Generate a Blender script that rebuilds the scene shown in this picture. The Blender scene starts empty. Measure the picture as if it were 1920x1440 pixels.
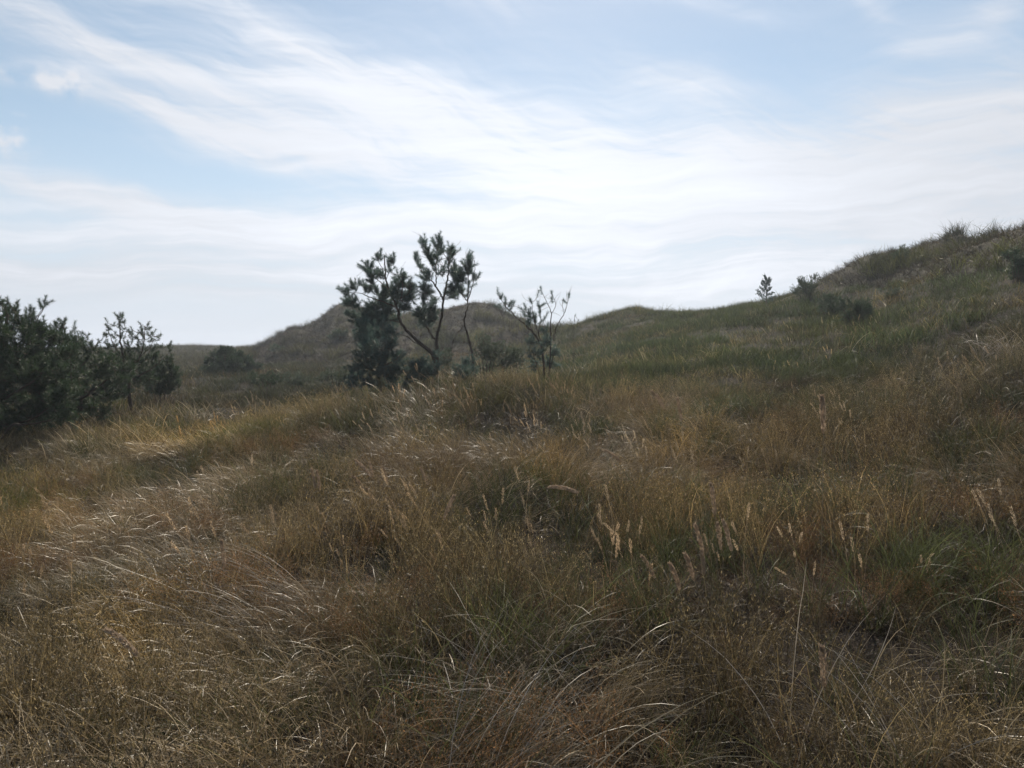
import bpy, math, random
import numpy as np

# ------------------------------------------------------------------ camera, world, sun
C = bpy.context.scene
EYE = 1.6
F = 1443.0                      # focal length in photo pixels (1920 wide)
HOR = 665.0
PITCH = math.atan((720 - HOR) / F)
cam_d = bpy.data.cameras.new('camera'); cam = bpy.data.objects.new('camera', cam_d)
C.collection.objects.link(cam); C.camera = cam
cam.location = (0, 0, EYE); cam.rotation_euler = (math.pi / 2 - PITCH, 0, 0)
cam_d.sensor_width = 36; cam_d.lens = F / 1920 * 36
cam_d.clip_start = 0.05; cam_d.clip_end = 3000

SUN_EL, SUN_AZ = math.radians(41), math.radians(5)     # azimuth from +Y towards +X
C.view_settings.view_transform = 'Standard'; C.view_settings.look = 'None'
C.view_settings.exposure = 0.4; C.view_settings.gamma = 1

sl = bpy.data.lights.new('sun', 'SUN'); so = bpy.data.objects.new('sun', sl); C.collection.objects.link(so)
sl.energy = 5.0; sl.angle = math.radians(0.6); sl.color = (1.0, 0.90, 0.75)
so.rotation_euler = (math.pi / 2 - SUN_EL, 0, math.pi - SUN_AZ)
so.location = (0, 0, 30)

C.cycles.use_denoising = True
C.cycles.use_adaptive_sampling = True; C.cycles.adaptive_threshold = .025
C.cycles.max_bounces = 4; C.cycles.diffuse_bounces = 2; C.cycles.glossy_bounces = 2
C.cycles.transmission_bounces = 2; C.cycles.transparent_max_bounces = 4; C.cycles.volume_bounces = 1
C.cycles.sample_clamp_indirect = 4

w = bpy.data.worlds.new('World'); C.world = w; w.use_nodes = True
nt = w.node_tree; N = nt.nodes; L = nt.links
for n in list(N): N.remove(n)


def math_node(nt, op, a, b=None, c=None, clamp=False):
    n = nt.nodes.new('ShaderNodeMath'); n.operation = op; n.use_clamp = clamp
    for i, v in enumerate((a, b, c)):
        if v is None: continue
        if isinstance(v, (int, float)): n.inputs[i].default_value = v
        else: nt.links.new(v, n.inputs[i])
    return n.outputs[0]


def build_world():
    M = lambda *a, **k: math_node(nt, *a, **k)
    out = N.new('ShaderNodeOutputWorld'); bg = N.new('ShaderNodeBackground')
    sky = N.new('ShaderNodeTexSky'); sky.sky_type = 'NISHITA'; sky.sun_disc = False
    sky.sun_elevation = SUN_EL; sky.sun_rotation = SUN_AZ
    sky.air_density = 1.0; sky.dust_density = 0.3; sky.ozone_density = 1.2
    tc = N.new('ShaderNodeTexCoord'); sep = N.new('ShaderNodeSeparateXYZ'); L.new(tc.outputs['Generated'], sep.inputs[0])
    x, y, z = sep.outputs
    az = M('ARCTAN2', x, y)
    el = M('ARCSINE', M('MINIMUM', M('MAXIMUM', z, -1.0), 1.0))
    # domain warp so that the streaks wander
    comb = N.new('ShaderNodeCombineXYZ'); L.new(az, comb.inputs[0]); L.new(el, comb.inputs[1])
    nz = N.new('ShaderNodeTexNoise'); nz.inputs['Scale'].default_value = 5.0; nz.inputs['Detail'].default_value = 3
    L.new(comb.outputs[0], nz.inputs['Vector'])
    sn = N.new('ShaderNodeSeparateColor'); L.new(nz.outputs['Color'], sn.inputs[0])
    wx = M('ADD', az, M('MULTIPLY', M('SUBTRACT', sn.outputs[0], 0.5), 0.16))
    wy = M('ADD', el, M('MULTIPLY', M('SUBTRACT', sn.outputs[1], 0.5), 0.07))

    def streak(ang, sx, sy, detail=6, rough=0.6, seed=0.0, dist=0.3):
        ca, sa = math.cos(ang), math.sin(ang)
        u = M('ADD', M('MULTIPLY', wx, ca), M('MULTIPLY', wy, sa))
        v = M('SUBTRACT', M('MULTIPLY', wy, ca), M('MULTIPLY', wx, sa))
        cb = N.new('ShaderNodeCombineXYZ')
        L.new(M('MULTIPLY', u, sx), cb.inputs[0]); L.new(M('MULTIPLY', v, sy), cb.inputs[1]); cb.inputs[2].default_value = seed
        t = N.new('ShaderNodeTexNoise'); t.inputs['Scale'].default_value = 1; t.inputs['Detail'].default_value = detail
        t.inputs['Roughness'].default_value = rough; t.inputs['Distortion'].default_value = dist
        L.new(cb.outputs[0], t.inputs['Vector'])
        return t.outputs['Fac']

    def blob(px, row, rx, ry, deg, amp):
        # a soft lens-shaped cloud body at a fixed compass bearing and elevation
        a0 = math.atan((px - 960) / F)
        e0 = math.atan((HOR - row) / F * math.cos(a0))
        ca, sa = math.cos(math.radians(deg)), math.sin(math.radians(deg))
        dx = M('SUBTRACT', wx, a0); dy = M('SUBTRACT', wy, e0)
        u = M('DIVIDE', M('ADD', M('MULTIPLY', dx, ca), M('MULTIPLY', dy, sa)), rx / F)
        v = M('DIVIDE', M('SUBTRACT', M('MULTIPLY', dy, ca), M('MULTIPLY', dx, sa)), ry / F)
        d2 = M('ADD', M('MULTIPLY', u, u), M('MULTIPLY', v, v))
        return M('MULTIPLY', M('POWER', 2.718, M('MULTIPLY', d2, -1.0)), amp)

    BL = [  # photo position, radii, tilt (deg, + = rising to the right), strength
        (880, 225, 400, 66, -11, .70), (700, 265, 480, 80, -8, .55), (1180, 330, 520, 90, -8, .85),
        (340, 235, 210, 28, -18, .75), (560, 290, 280, 36, -14, .75),
        (130, 60, 330, 34, -18, .55), (480, 60, 300, 34, -18, .40), (660, 125, 260, 36, -14, .40), (260, 120, 260, 26, -16, .40), (560, 175, 300, 26, -4, .45),
        (170, 368, 320, 20, -8, .9), (520, 425, 560, 36, 1, .85), (260, 490, 460, 34, 2, .85), (700, 540, 460, 20, 2, .7), (1250, 545, 500, 22, 4, .5),
        (1250, 440, 620, 50, 3, .75), (1560, 290, 460, 70, 2, .72), (1850, 350, 330, 200, 0, .62),
        (1250, 160, 150, 34, -16, .62), (1800, 60, 26, 90, -66, .42), (1400, 500, 460, 34, 8, .55),
        (850, 0, 120, 24, -16, .60), (1380, 30, 110, 14, -20, .30), (1640, 20, 60, 20, -40, .35), (1830, 180, 260, 60, -20, .30),
    ]
    tot = None
    for b in BL:
        o = blob(*b); tot = o if tot is None else M('ADD', tot, o)
    HOLES = [(290, 175, 210, 22, -10, .50), (380, 130, 160, 12, -18, .35), (700, 190, 200, 12, -10, .25), (180, 300, 200, 18, -4, .2), (360, 335, 240, 18, 2, .45), (1230, 415, 160, 10, 4, .25),
             (480, 487, 200, 9, 2, .30), (1560, 110, 300, 70, -12, .35), (40, 395, 130, 14, 0, .35), (60, 235, 170, 34, 0, .35), (1320, 255, 90, 10, -20, .25)]
    for b in HOLES:
        tot = M('SUBTRACT', tot, blob(*b))
    s1 = streak(math.radians(-11), 3.0, 19, seed=1.3)
    s2 = streak(math.radians(2), 3.5, 46, seed=7.7)
    s3 = streak(math.radians(-24), 9, 80, detail=5, seed=3.1)
    wlow = M('SUBTRACT', 1.0, M('MULTIPLY', M('SUBTRACT', el, .10), 7.0), clamp=True)      # flat layers low down, mares' tails above
    f1 = M('MULTIPLY', M('SUBTRACT', s1, .5), M('SUBTRACT', 1.7, M('MULTIPLY', wlow, .9)))
    f2 = M('MULTIPLY', M('SUBTRACT', s2, .5), M('ADD', 1.3, M('MULTIPLY', wlow, 2.4)))
    f3 = M('MULTIPLY', M('SUBTRACT', s3, .5), M('SUBTRACT', 1.0, M('MULTIPLY', wlow, .8)))
    fibre = M('ADD', M('ADD', f1, f2), f3)
    dens = M('ADD', M('MULTIPLY', tot, M('ADD', M('MULTIPLY', fibre, .9), .95)), M('MULTIPLY', fibre, .42))
    # small cumulus scraps far left
    puff = N.new('ShaderNodeTexNoise'); puff.inputs['Scale'].default_value = 42; puff.inputs['Detail'].default_value = 5
    L.new(comb.outputs[0], puff.inputs['Vector'])
    pn = M('MULTIPLY', M('SUBTRACT', puff.outputs['Fac'], .5), 5.0)
    for b in [(148, 180, 40, 16, 5, 1.4), (60, 156, 44, 10, -14, .7), (12, 272, 26, 22, 0, 1.2), (18, 246, 30, 5, 0, .7), (50, 228, 12, 5, 0, .5)]:
        p = blob(*b)
        dens = M('ADD', dens, M('MULTIPLY', p, M('MAXIMUM', M('ADD', .6, pn), 0.0)))
    veil = M('MULTIPLY', M('POWER', 2.718, M('MULTIPLY', M('POWER', M('DIVIDE', M('MAXIMUM', el, 0.0), .13), 2.0), -1.0)), .25)
    dens = M('ADD', dens, veil)
    # low bank of cumulus on the right, just above the dune
    low = streak(math.radians(10), 9, 30, detail=7, rough=.62, seed=5.5)
    lowm = M('MULTIPLY', blob(1450, 500, 560, 52, 8, 1.0), M('MULTIPLY', M('SUBTRACT', low, .47), 3.2))
    dens = M('ADD', dens, lowm)
    cov = N.new('ShaderNodeMapRange'); cov.interpolation_type = 'SMOOTHSTEP'
    cov.inputs['From Min'].default_value = -.35; cov.inputs['From Max'].default_value = 1.45
    L.new(dens, cov.inputs['Value'])
    # how strongly the thin cloud scatters sunlight: more near the sun
    sd = (math.sin(SUN_AZ) * math.cos(SUN_EL), math.cos(SUN_AZ) * math.cos(SUN_EL), math.sin(SUN_EL))
    dt = N.new('ShaderNodeVectorMath'); dt.operation = 'DOT_PRODUCT'; L.new(tc.outputs['Generated'], dt.inputs[0]); dt.inputs[1].default_value = sd
    g = M('POWER', M('MAXIMUM', dt.outputs['Value'], 0.0), 5.0)
    core = M('ADD', M('ADD', blob(900, 250, 460, 120, -10, .10), blob(1000, 400, 620, 110, 2, .11)), blob(1350, 520, 420, 50, 8, .06))
    edge = M('ADD', blob(1900, 300, 330, 260, 0, .07), blob(0, 560, 500, 90, 0, .05))
    cb = M('ADD', M('ADD', .70, M('MULTIPLY', g, .20)), M('SUBTRACT', core, edge))
    cb = M('ADD', cb, M('MULTIPLY', M('ADD', f2, M('MULTIPLY', s1, .6)), .16))
    cb = M('ADD', cb, M('MULTIPLY', lowm, .10))
    cb = M('MULTIPLY', cb, CLOUD_GAIN)
    cc = N.new('ShaderNodeVectorMath'); cc.operation = 'SCALE'; cc.inputs[0].default_value = (.935, .975, 1.055)
    L.new(cb, cc.inputs['Scale'])
    skm = N.new('ShaderNodeVectorMath'); skm.operation = 'SCALE'; skm.inputs['Scale'].default_value = 1.0
    L.new(sky.outputs[0], skm.inputs[0])
    hs = N.new('ShaderNodeHueSaturation'); hs.inputs['Hue'].default_value = .488; hs.inputs['Saturation'].default_value = .88; L.new(skm.outputs[0], hs.inputs['Color'])
    hz = N.new('ShaderNodeMix'); hz.data_type = 'RGBA'; L.new(hs.outputs[0], hz.inputs['A'])      # sea haze low over the horizon
    hz.inputs['B'].default_value = (.68 * CLOUD_GAIN, .745 * CLOUD_GAIN, .86 * CLOUD_GAIN, 1)
    L.new(M('MULTIPLY', M('POWER', 2.718, M('MULTIPLY', M('POWER', M('DIVIDE', M('MAXIMUM', el, 0.0), .20), 2.0), -1.0)), .93), hz.inputs['Factor'])
    mx = N.new('ShaderNodeMix'); mx.data_type = 'RGBA'
    L.new(cov.outputs[0], mx.inputs['Factor']); L.new(hz.outputs['Result'], mx.inputs['A']); L.new(cc.outputs[0], mx.inputs['B'])
    L.new(mx.outputs['Result'], bg.inputs['Color']); bg.inputs['Strength'].default_value = SKY_STRENGTH
    L.new(bg.outputs[0], out.inputs[0])


SKY_STRENGTH = 0.080
CLOUD_GAIN = 0.76 / SKY_STRENGTH
build_world()
w.cycles.sampling_method = 'MANUAL'; w.cycles.sample_map_resolution = 512

# ------------------------------------------------------------------ helpers
rng = np.random.default_rng(11)
random.seed(5)


def P(px, row, Y):
    """world point at depth Y that the photo shows at (px, row)"""
    a, b = (px - 960) / F, (720 - row) / F
    d = np.array([a, math.cos(PITCH) + b * math.sin(PITCH), -math.sin(PITCH) + b * math.cos(PITCH)])
    return np.array([0, 0, EYE]) + d * (Y / d[1])


def _hash(ix, iy, s):
    h = (ix.astype(np.int64) * 374761393 + iy.astype(np.int64) * 668265263 + s * 974634777) & 0x7fffffff
    h = ((h ^ (h >> 13)) * 1274126177) & 0x7fffffff
    return ((h ^ (h >> 16)) & 0xffff) / 65535.0


def vnoise(x, y, s=0):
    ix, iy = np.floor(x), np.floor(y); fx, fy = x - ix, y - iy
    fx = fx * fx * (3 - 2 * fx); fy = fy * fy * (3 - 2 * fy)
    a = _hash(ix, iy, s); b = _hash(ix + 1, iy, s); c = _hash(ix, iy + 1, s); d = _hash(ix + 1, iy + 1, s)
    return (a * (1 - fx) + b * fx) * (1 - fy) + (c * (1 - fx) + d * fx) * fy


def fbm(x, y, s=0, o=4):
    t = 0; a = .5; n = 0
    for k in range(o):
        t = t + a * vnoise(x * 2 ** k + 17.3 * k, y * 2 ** k - 9.1 * k, s + k); n += a; a *= .5
    return t / n


def ss(a, b, x):
    t = np.clip((x - a) / (b - a), 0, 1); return t * t * (3 - 2 * t)


# ------------------------------------------------------------------ terrain height
PX = [-1600, -600, 0, 200, 400, 520, 640, 760, 860, 960, 1080, 1200, 1320, 1440, 1560, 1680, 1800, 1920, 2200, 3500]
LV = {
    0.5: [0] * 20,
    3: [0, 0, 0, 0, 0, 0, 0, 0, 0, 0, 0, 0, 0, 0, .02, .04, .06, .1, .2, .3],
    6: [-.2, -.2, -.15, -.08, -.05, .03, .1, .1, .1, .1, .1, .1, .12, .15, .2, .25, .3, .35, .6, 1],
    10: [-.3, -.3, -.2, -.12, .0, .12, .28, .40, .45, .45, .45, .45, .5, .55, .65, .8, .95, 1.15, 1.8, 3],
    14: [-.1, -.1, .0, .0, .02, .2, .52, .74, .82, .85, .85, .9, .95, 1.05, 1.2, 1.45, 1.8, 2.2, 3.2, 5],
    17: [.1, .1, .15, .28, .08, .2, .48, .75, .85, .9, .95, 1.05, 1.2, 1.4, 1.65, 2.05, 2.6, 3.1, 4.5, 6],
    20: [.2, .2, .3, .42, .18, .25, .42, .55, .7, .8, .95, 1.25, 1.5, 1.75, 2.1, 2.65, 3.3, 4.0, 5.5, 7],
    24: [.35, .35, .35, .35, .3, .35, .42, .5, .55, .75, 1.1, 1.6, 2.0, 2.35, 2.8, 3.4, 4.6, 5.3, 6.5, 7.5],
    28: [.5, .5, .5, .6, .6, .6, .55, .5, .6, .8, 1.3, 2.0, 2.5, 3.0, 3.6, 4.6, 5.3, 5.4, 6.0, 6.5],
    
    40: [.5, .5, .4, .5, .7, .8, .9, .9, 1.0, 1.3, 2.4, 3.3, 3.7, 4.3, 4.7, 5.5, 5.8, 5.6, 6.0, 6.5],
}
PX46 = [-1600, 0, 400, 520, 640, 760, 860, 960, 1030, 1080, 1130, 1160, 1182, 1205, 1230, 1260, 1300, 1360, 1440, 1560, 1920, 3500]
Z46 = [.5, .5, .8, 1.0, 1.7, 1.7, 1.8, 2.0, 2.7, 3.25, 3.75, 4.05, 4.3, 4.15, 3.92, 4.0, 3.95, 3.98, 4.2, 4.5, 5.5, 6]
PX60 = [-1600, 0, 400, 480, 520, 550, 575, 600, 622, 640, 660, 700, 760, 800, 850, 900, 940, 1000, 1060, 1200, 1440, 1680, 1920, 3500]
Z60 = [1, 1, 1.1, 1.7, 2.75, 3.5, 3.6, 4.2, 4.9, 5.2, 5.15, 4.7, 4.5, 5.0, 5.35, 5.25, 4.8, 3.75, 3.1, 3.2, 3.5, 4.5, 5, 6]
P32 = ([-1600, 0, 400, 640, 860, 960, 1080, 1200, 1320, 1440, 1480, 1520, 1560, 1600, 1640, 1680, 1700, 1740, 1765, 1785, 1805, 1816, 1835, 1855, 1880, 1905, 1940, 2200, 3500],
       [.5, .55, .7, .65, .75, .9, 1.6, 2.4, 2.85, 3.45, 3.95, 4.4, 5.0, 5.6, 5.88, 5.95, 5.92, 6.0, 6.2, 6.42, 6.42, 6.25, 6.5, 6.62, 6.5, 6.25, 6.05, 6.1, 6.5])
P75 = ([-1600, 0, 400, 640, 860, 1060, 1440, 1920, 3500], [1.2, 1.2, 1.5, 3.2, 3.4, 2.6, 3, 4, 5])
P100 = ([-1600, 0, 250, 330, 360, 400, 440, 480, 640, 1060, 1920, 3500], [2, 2, 2.1, 2.45, 2.5, 2.3, 2.1, 2.2, 2.4, 2.4, 3, 3])
pxg = np.arange(-1600, 3501, 4.0)
levels = []
for Y, zz in LV.items(): levels.append((Y, PX, zz, 45 if Y < 26 else 22))
levels.append((32, P32[0], P32[1], 7))
levels += [(46, PX46, Z46, 9), (60, PX60, Z60, 8), (75, *P75, 30), (100, *P100, 10), (250, [-1600, 3500], [1.9, 1.9], 10), (1500, [-1600, 3500], [1.5, 1.5], 10)]
levels.sort(key=lambda l: l[0])
TAB = []
for Y, xs, zs, sg in levels:
    v = np.interp(pxg, xs, zs); k = np.arange(-40, 41) * 4.0; g = np.exp(-k * k / (2 * sg * sg)); g /= g.sum()
    TAB.append(np.convolve(np.pad(v, 40, mode='edge'), g, 'valid'))
TAB = np.array(TAB); LY = np.log(np.array([l[0] for l in levels]))


def polar(x, y):
    az = np.arctan2(x, y); a = np.clip(az, -math.radians(59), math.radians(59))
    r = np.hypot(x, y)
    return 960 + F * np.tan(a), np.maximum(r * np.cos(a), .5)


def height(x, y):
    x = np.asarray(x, float); y = np.asarray(y, float)
    px, Y = polar(x, y)
    ly = np.log(Y)
    j = np.clip(np.searchsorted(LY, ly) - 1, 0, len(LY) - 2)
    fpx = np.clip((px + 1600) / 4.0, 0, len(pxg) - 1.001); i = fpx.astype(int); fx = fpx - i

    def at(jj):
        jj = np.clip(jj, 0, len(LY) - 1)
        return TAB[jj, i] * (1 - fx) + TAB[jj, i + 1] * fx
    t = np.clip((ly - LY[j]) / (LY[j + 1] - LY[j]), 0, 1)
    p0, p1, p2, p3 = at(j - 1), at(j), at(j + 1), at(j + 2)
    hgt = LY[j + 1] - LY[j]
    jm = np.clip(j - 1, 0, 99); jp = np.clip(j + 2, 0, len(LY) - 1)
    d1, d0, d2 = (p2 - p1) / hgt, (p1 - p0) / np.maximum(LY[j] - LY[jm], 1e-6), (p3 - p2) / np.maximum(LY[jp] - LY[j + 1], 1e-6)
    hm = lambda a, b: np.where(a * b > 0, 2 * a * b / np.where(a * b > 0, a + b, 1), 0)
    m1 = np.where(j > 0, hm(d0, d1), 0) * hgt; m2 = np.where(j < len(LY) - 2, hm(d1, d2), 0) * hgt
    z = (2 * t**3 - 3 * t**2 + 1) * p1 + (t**3 - 2 * t**2 + t) * m1 + (-2 * t**3 + 3 * t**2) * p2 + (t**3 - t**2) * m2
    near = ss(1.5, 4, Y)
    z = z + near * (.24 * (fbm(x / 1.3, y / 1.3, 3, 3) - .5) + .20 * (fbm(x / 5, y / 5, 8, 2) - .5) * ss(5, 12, Y) * (1 - ss(12, 16, Y) * .5))
    rug = dune_mask(px, Y)
    z = z + rug * (1.5 * (fbm(x / 2.6, y / 4.2, 21, 4) - .5)) + rug * .5 * (fbm(x / 1.1, y / 1.1, 5, 3) - .5)
    return z


def foot_Y(px):      # distance at which the rugged right-hand dune begins
    return np.interp(px, [1380, 1440, 1560, 1680, 1800, 1920, 2300, 3500], [44, 36, 29, 24.5, 20, 18, 16, 14])


def dune_mask(px, Y):
    a = ss(0, 1, (Y - foot_Y(px)) / 3) * ss(1380, 1500, px) * (1 - ss(60, 90, Y))
    b = ss(42, 48, Y) * (1 - ss(75, 90, Y)) * ss(430, 560, px) * (1 - ss(980, 1100, px))
    return np.clip(a * .75 + b * .8, 0, 1)


# ------------------------------------------------------------------ materials
def new_mat(name):
    m = bpy.data.materials.new(name); m.use_nodes = True
    for n in list(m.node_tree.nodes): m.node_tree.nodes.remove(n)
    return m, m.node_tree


def leaf_mat(name, base, tip=None, rough=.45, trans=.25, spec=.5, inst=True, var=.35, glint=0.0):
    """thin plant matter: reflects and lets some light through; colour varies by plant and along the blade"""
    m, t = new_mat(name); n = t.nodes; l = t.links
    out = n.new('ShaderNodeOutputMaterial'); pb = n.new('ShaderNodeBsdfPrincipled'); tr = n.new('ShaderNodeBsdfTranslucent')
    mix = n.new('ShaderNodeMixShader'); mix.inputs[0].default_value = trans
    pb.inputs['Roughness'].default_value = rough; pb.inputs['Specular IOR Level'].default_value = spec
    c1 = n.new('ShaderNodeMix'); c1.data_type = 'RGBA'; c1.inputs['A'].default_value = (*base, 1); c1.inputs['B'].default_value = (*(tip or base), 1)
    at = n.new('ShaderNodeAttribute'); at.attribute_name = 'blade'
    l.new(at.outputs['Fac'], c1.inputs['Factor'])
    col = c1.outputs['Result']
    if inst:
        ti = n.new('ShaderNodeAttribute'); ti.attribute_type = 'INSTANCER'; ti.attribute_name = 'tint'
        mu = n.new('ShaderNodeMix'); mu.data_type = 'RGBA'; mu.blend_type = 'MULTIPLY'; mu.inputs['Factor'].default_value = 1
        l.new(col, mu.inputs['A']); l.new(ti.outputs['Color'], mu.inputs['B']); col = mu.outputs['Result']
    geo = n.new('ShaderNodeNewGeometry')
    mr = n.new('ShaderNodeMapRange'); l.new(geo.outputs['Random Per Island'], mr.inputs['Value'])
    mr.inputs['To Min'].default_value = 1 - var; mr.inputs['To Max'].default_value = 1 + var
    pw = math_node(t, 'POWER', geo.outputs['Random Per Island'], 7.0)  # a few random blades turn much paler: sun glints painted into the base colour
    mrv = math_node(t, 'ADD', mr.outputs[0], math_node(t, 'MULTIPLY', pw, glint))
    sc = n.new('ShaderNodeVectorMath'); sc.operation = 'SCALE'; l.new(col, sc.inputs[0]); l.new(mrv, sc.inputs['Scale'])
    l.new(sc.outputs[0], pb.inputs['Base Color']); l.new(sc.outputs[0], tr.inputs['Color'])
    l.new(pb.outputs[0], mix.inputs[1]); l.new(tr.outputs[0], mix.inputs[2]); l.new(mix.outputs[0], out.inputs[0])
    return m


def ground_mat(name, cols, scale=1.0):
    m, t = new_mat(name); n = t.nodes; l = t.links
    out = n.new('ShaderNodeOutputMaterial'); pb = n.new('ShaderNodeBsdfPrincipled'); pb.inputs['Roughness'].default_value = .95
    pb.inputs['Specular IOR Level'].default_value = .15
    tc = n.new('ShaderNodeTexCoord')
    a = n.new('ShaderNodeTexNoise'); a.inputs['Scale'].default_value = .55 * scale; a.inputs['Detail'].default_value = 8; a.inputs['Roughness'].default_value = .65
    b = n.new('ShaderNodeTexNoise'); b.inputs['Scale'].default_value = 9 * scale; b.inputs['Detail'].default_value = 6; b.inputs['Roughness'].default_value = .75
    for q in (a, b): l.new(tc.outputs['Object'], q.inputs['Vector'])
    r = n.new('ShaderNodeValToRGB'); r.color_ramp.elements[0].position = .3; r.color_ramp.elements[1].position = .7
    r.color_ramp.elements[0].color = (*cols[0], 1); r.color_ramp.elements[1].color = (*cols[2], 1)
    e = r.color_ramp.elements.new(.5); e.color = (*cols[1], 1)
    l.new(a.outputs['Fac'], r.inputs[0])
    mr = n.new('ShaderNodeMapRange'); mr.inputs['From Min'].default_value = .3; mr.inputs['From Max'].default_value = .7
    mr.inputs['To Min'].default_value = .55; mr.inputs['To Max'].default_value = 1.4; l.new(b.outputs['Fac'], mr.inputs['Value'])
    sc = n.new('ShaderNodeVectorMath'); sc.operation = 'SCALE'; l.new(r.outputs[0], sc.inputs[0]); l.new(mr.outputs[0], sc.inputs['Scale'])
    l.new(sc.outputs[0], pb.inputs['Base Color'])
    bp = n.new('ShaderNodeBump'); bp.inputs['Strength'].default_value = .8; bp.inputs['Distance'].default_value = .08
    l.new(b.outputs['Fac'], bp.inputs['Height']); l.new(bp.outputs[0], pb.inputs['Normal'])
    l.new(pb.outputs[0], out.inputs[0])
    return m


def bark_mat(name, c0, c1):
    return ground_mat(name, [c0, c1, c1], 6)


M_ground = ground_mat('thatch ground', [(.014, .010, .008), (.025, .018, .013), (.038, .027, .019)])
M_dune = ground_mat('dune ground', [(.018, .016, .009), (.034, .029, .016), (.060, .049, .030)], .8)
M_straw = leaf_mat('straw blades', (.12, .092, .056), (.31, .25, .165), rough=.42, trans=.2, spec=.4, glint=1.4)
M_brown = leaf_mat('brown stems', (.052, .038, .018), (.134, .101, .051), rough=.5, trans=.35, spec=.3, glint=3.2)
M_rust = leaf_mat('rusty panicles', (.075, .045, .023), (.155, .092, .047), rough=.6, trans=.35, spec=.25, glint=1.2)
M_green = leaf_mat('green blades', (.033, .037, .014), (.080, .085, .033), rough=.5, trans=.33, spec=.3, glint=1.2)
M_thatch = leaf_mat('matted thatch', (.024, .017, .011), (.070, .050, .031), rough=.55, trans=.15, spec=.3, glint=2.5)
M_head = leaf_mat('seed head', (.26, .185, .12), (.40, .30, .21), rough=.7, trans=.3, inst=False, var=.3)
M_stem = leaf_mat('seed stem', (.16, .12, .07), (.24, .19, .12), rough=.5, trans=.1, inst=False)
M_needle = leaf_mat('pine needles', (.050, .088, .072), (.090, .140, .115), rough=.5, trans=.45, inst=False, var=.4)
M_needle_dark = leaf_mat('dark pine needles', (.024, .044, .019), (.052, .086, .038), rough=.5, trans=.35, inst=False, var=.4)
M_leafgrey = leaf_mat('grey green leaves', (.060, .085, .048), (.105, .135, .080), rough=.55, trans=.25, inst=False, var=.4)
M_bark = bark_mat('pine bark', (.05, .036, .027), (.10, .075, .058))
M_twig = bark_mat('dry twig bark', (.085, .065, .052), (.16, .125, .10))
M_post = bark_mat('weathered wood', (.06, .05, .04), (.12, .10, .08))


# ------------------------------------------------------------------ mesh building
class MB:
    def __init__(s): s.v = []; s.f3 = []; s.f4 = []; s.b = []; s.n = 0

    def add(s, v, f, b=None):
        v = np.asarray(v, np.float32).reshape(-1, 3); f = np.asarray(f, np.int32)
        (s.f4 if f.shape[1] == 4 else s.f3).append(f + s.n)
        s.v.append(v); s.b.append(np.zeros(len(v), np.float32) if b is None else np.asarray(b, np.float32)); s.n += len(v)

    def mesh(s, name, mat, smooth=True, extra=None, mat2=None):
        n4, n3 = sum(map(len, s.f4)), sum(map(len, s.f3))
        if extra is not None and extra.v:
            for f in extra.f4: s.f4.append(f + s.n)
            for f in extra.f3: s.f3.append(f + s.n)
            s.v += extra.v; s.b += extra.b; s.n += extra.n
        v = np.concatenate(s.v); b = np.concatenate(s.b)
        f4 = np.concatenate(s.f4) if s.f4 else np.zeros((0, 4), np.int32)
        f3 = np.concatenate(s.f3) if s.f3 else np.zeros((0, 3), np.int32)
        me = bpy.data.meshes.new(name)
        me.vertices.add(len(v)); me.vertices.foreach_set('co', v.ravel())
        nl = f4.size + f3.size
        me.loops.add(nl); me.loops.foreach_set('vertex_index', np.concatenate([f4.ravel(), f3.ravel()]))
        me.polygons.add(len(f4) + len(f3))
        st = np.concatenate([np.arange(len(f4)) * 4, f4.size + np.arange(len(f3)) * 3]).astype(np.int32)
        me.polygons.foreach_set('loop_start', st)
        a = me.attributes.new('blade', 'FLOAT', 'POINT'); a.data.foreach_set('value', b)
        me.materials.append(mat)
        if mat2 is not None:
            me.materials.append(mat2); mi = np.zeros(len(f4) + len(f3), np.int32)
            mi[n4:len(f4)] = 1; mi[len(f4) + n3:] = 1; me.polygons.foreach_set('material_index', mi)
        me.update(calc_edges=True)
        me.polygons.foreach_set('use_smooth', np.full(len(me.polygons), smooth))
        return me


def link(name, me, parent=None, origin=None):
    if origin is not None:
        co = np.empty(len(me.vertices) * 3, np.float32); me.vertices.foreach_get('co', co)
        co = co.reshape(-1, 3) - np.asarray(origin, np.float32); me.vertices.foreach_set('co', co.ravel()); me.update()
    o = bpy.data.objects.new(name, me); C.collection.objects.link(o)
    if parent is not None: o.parent = parent
    elif origin is not None: o.location = origin
    return o


def thing(name, label, cat, loc, group=None):
    o = bpy.data.objects.new(name, None); C.collection.objects.link(o); o.location = loc
    o.empty_display_size = .2
    o['label'] = label; o['category'] = cat
    if group: o['group'] = group
    return o


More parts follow.
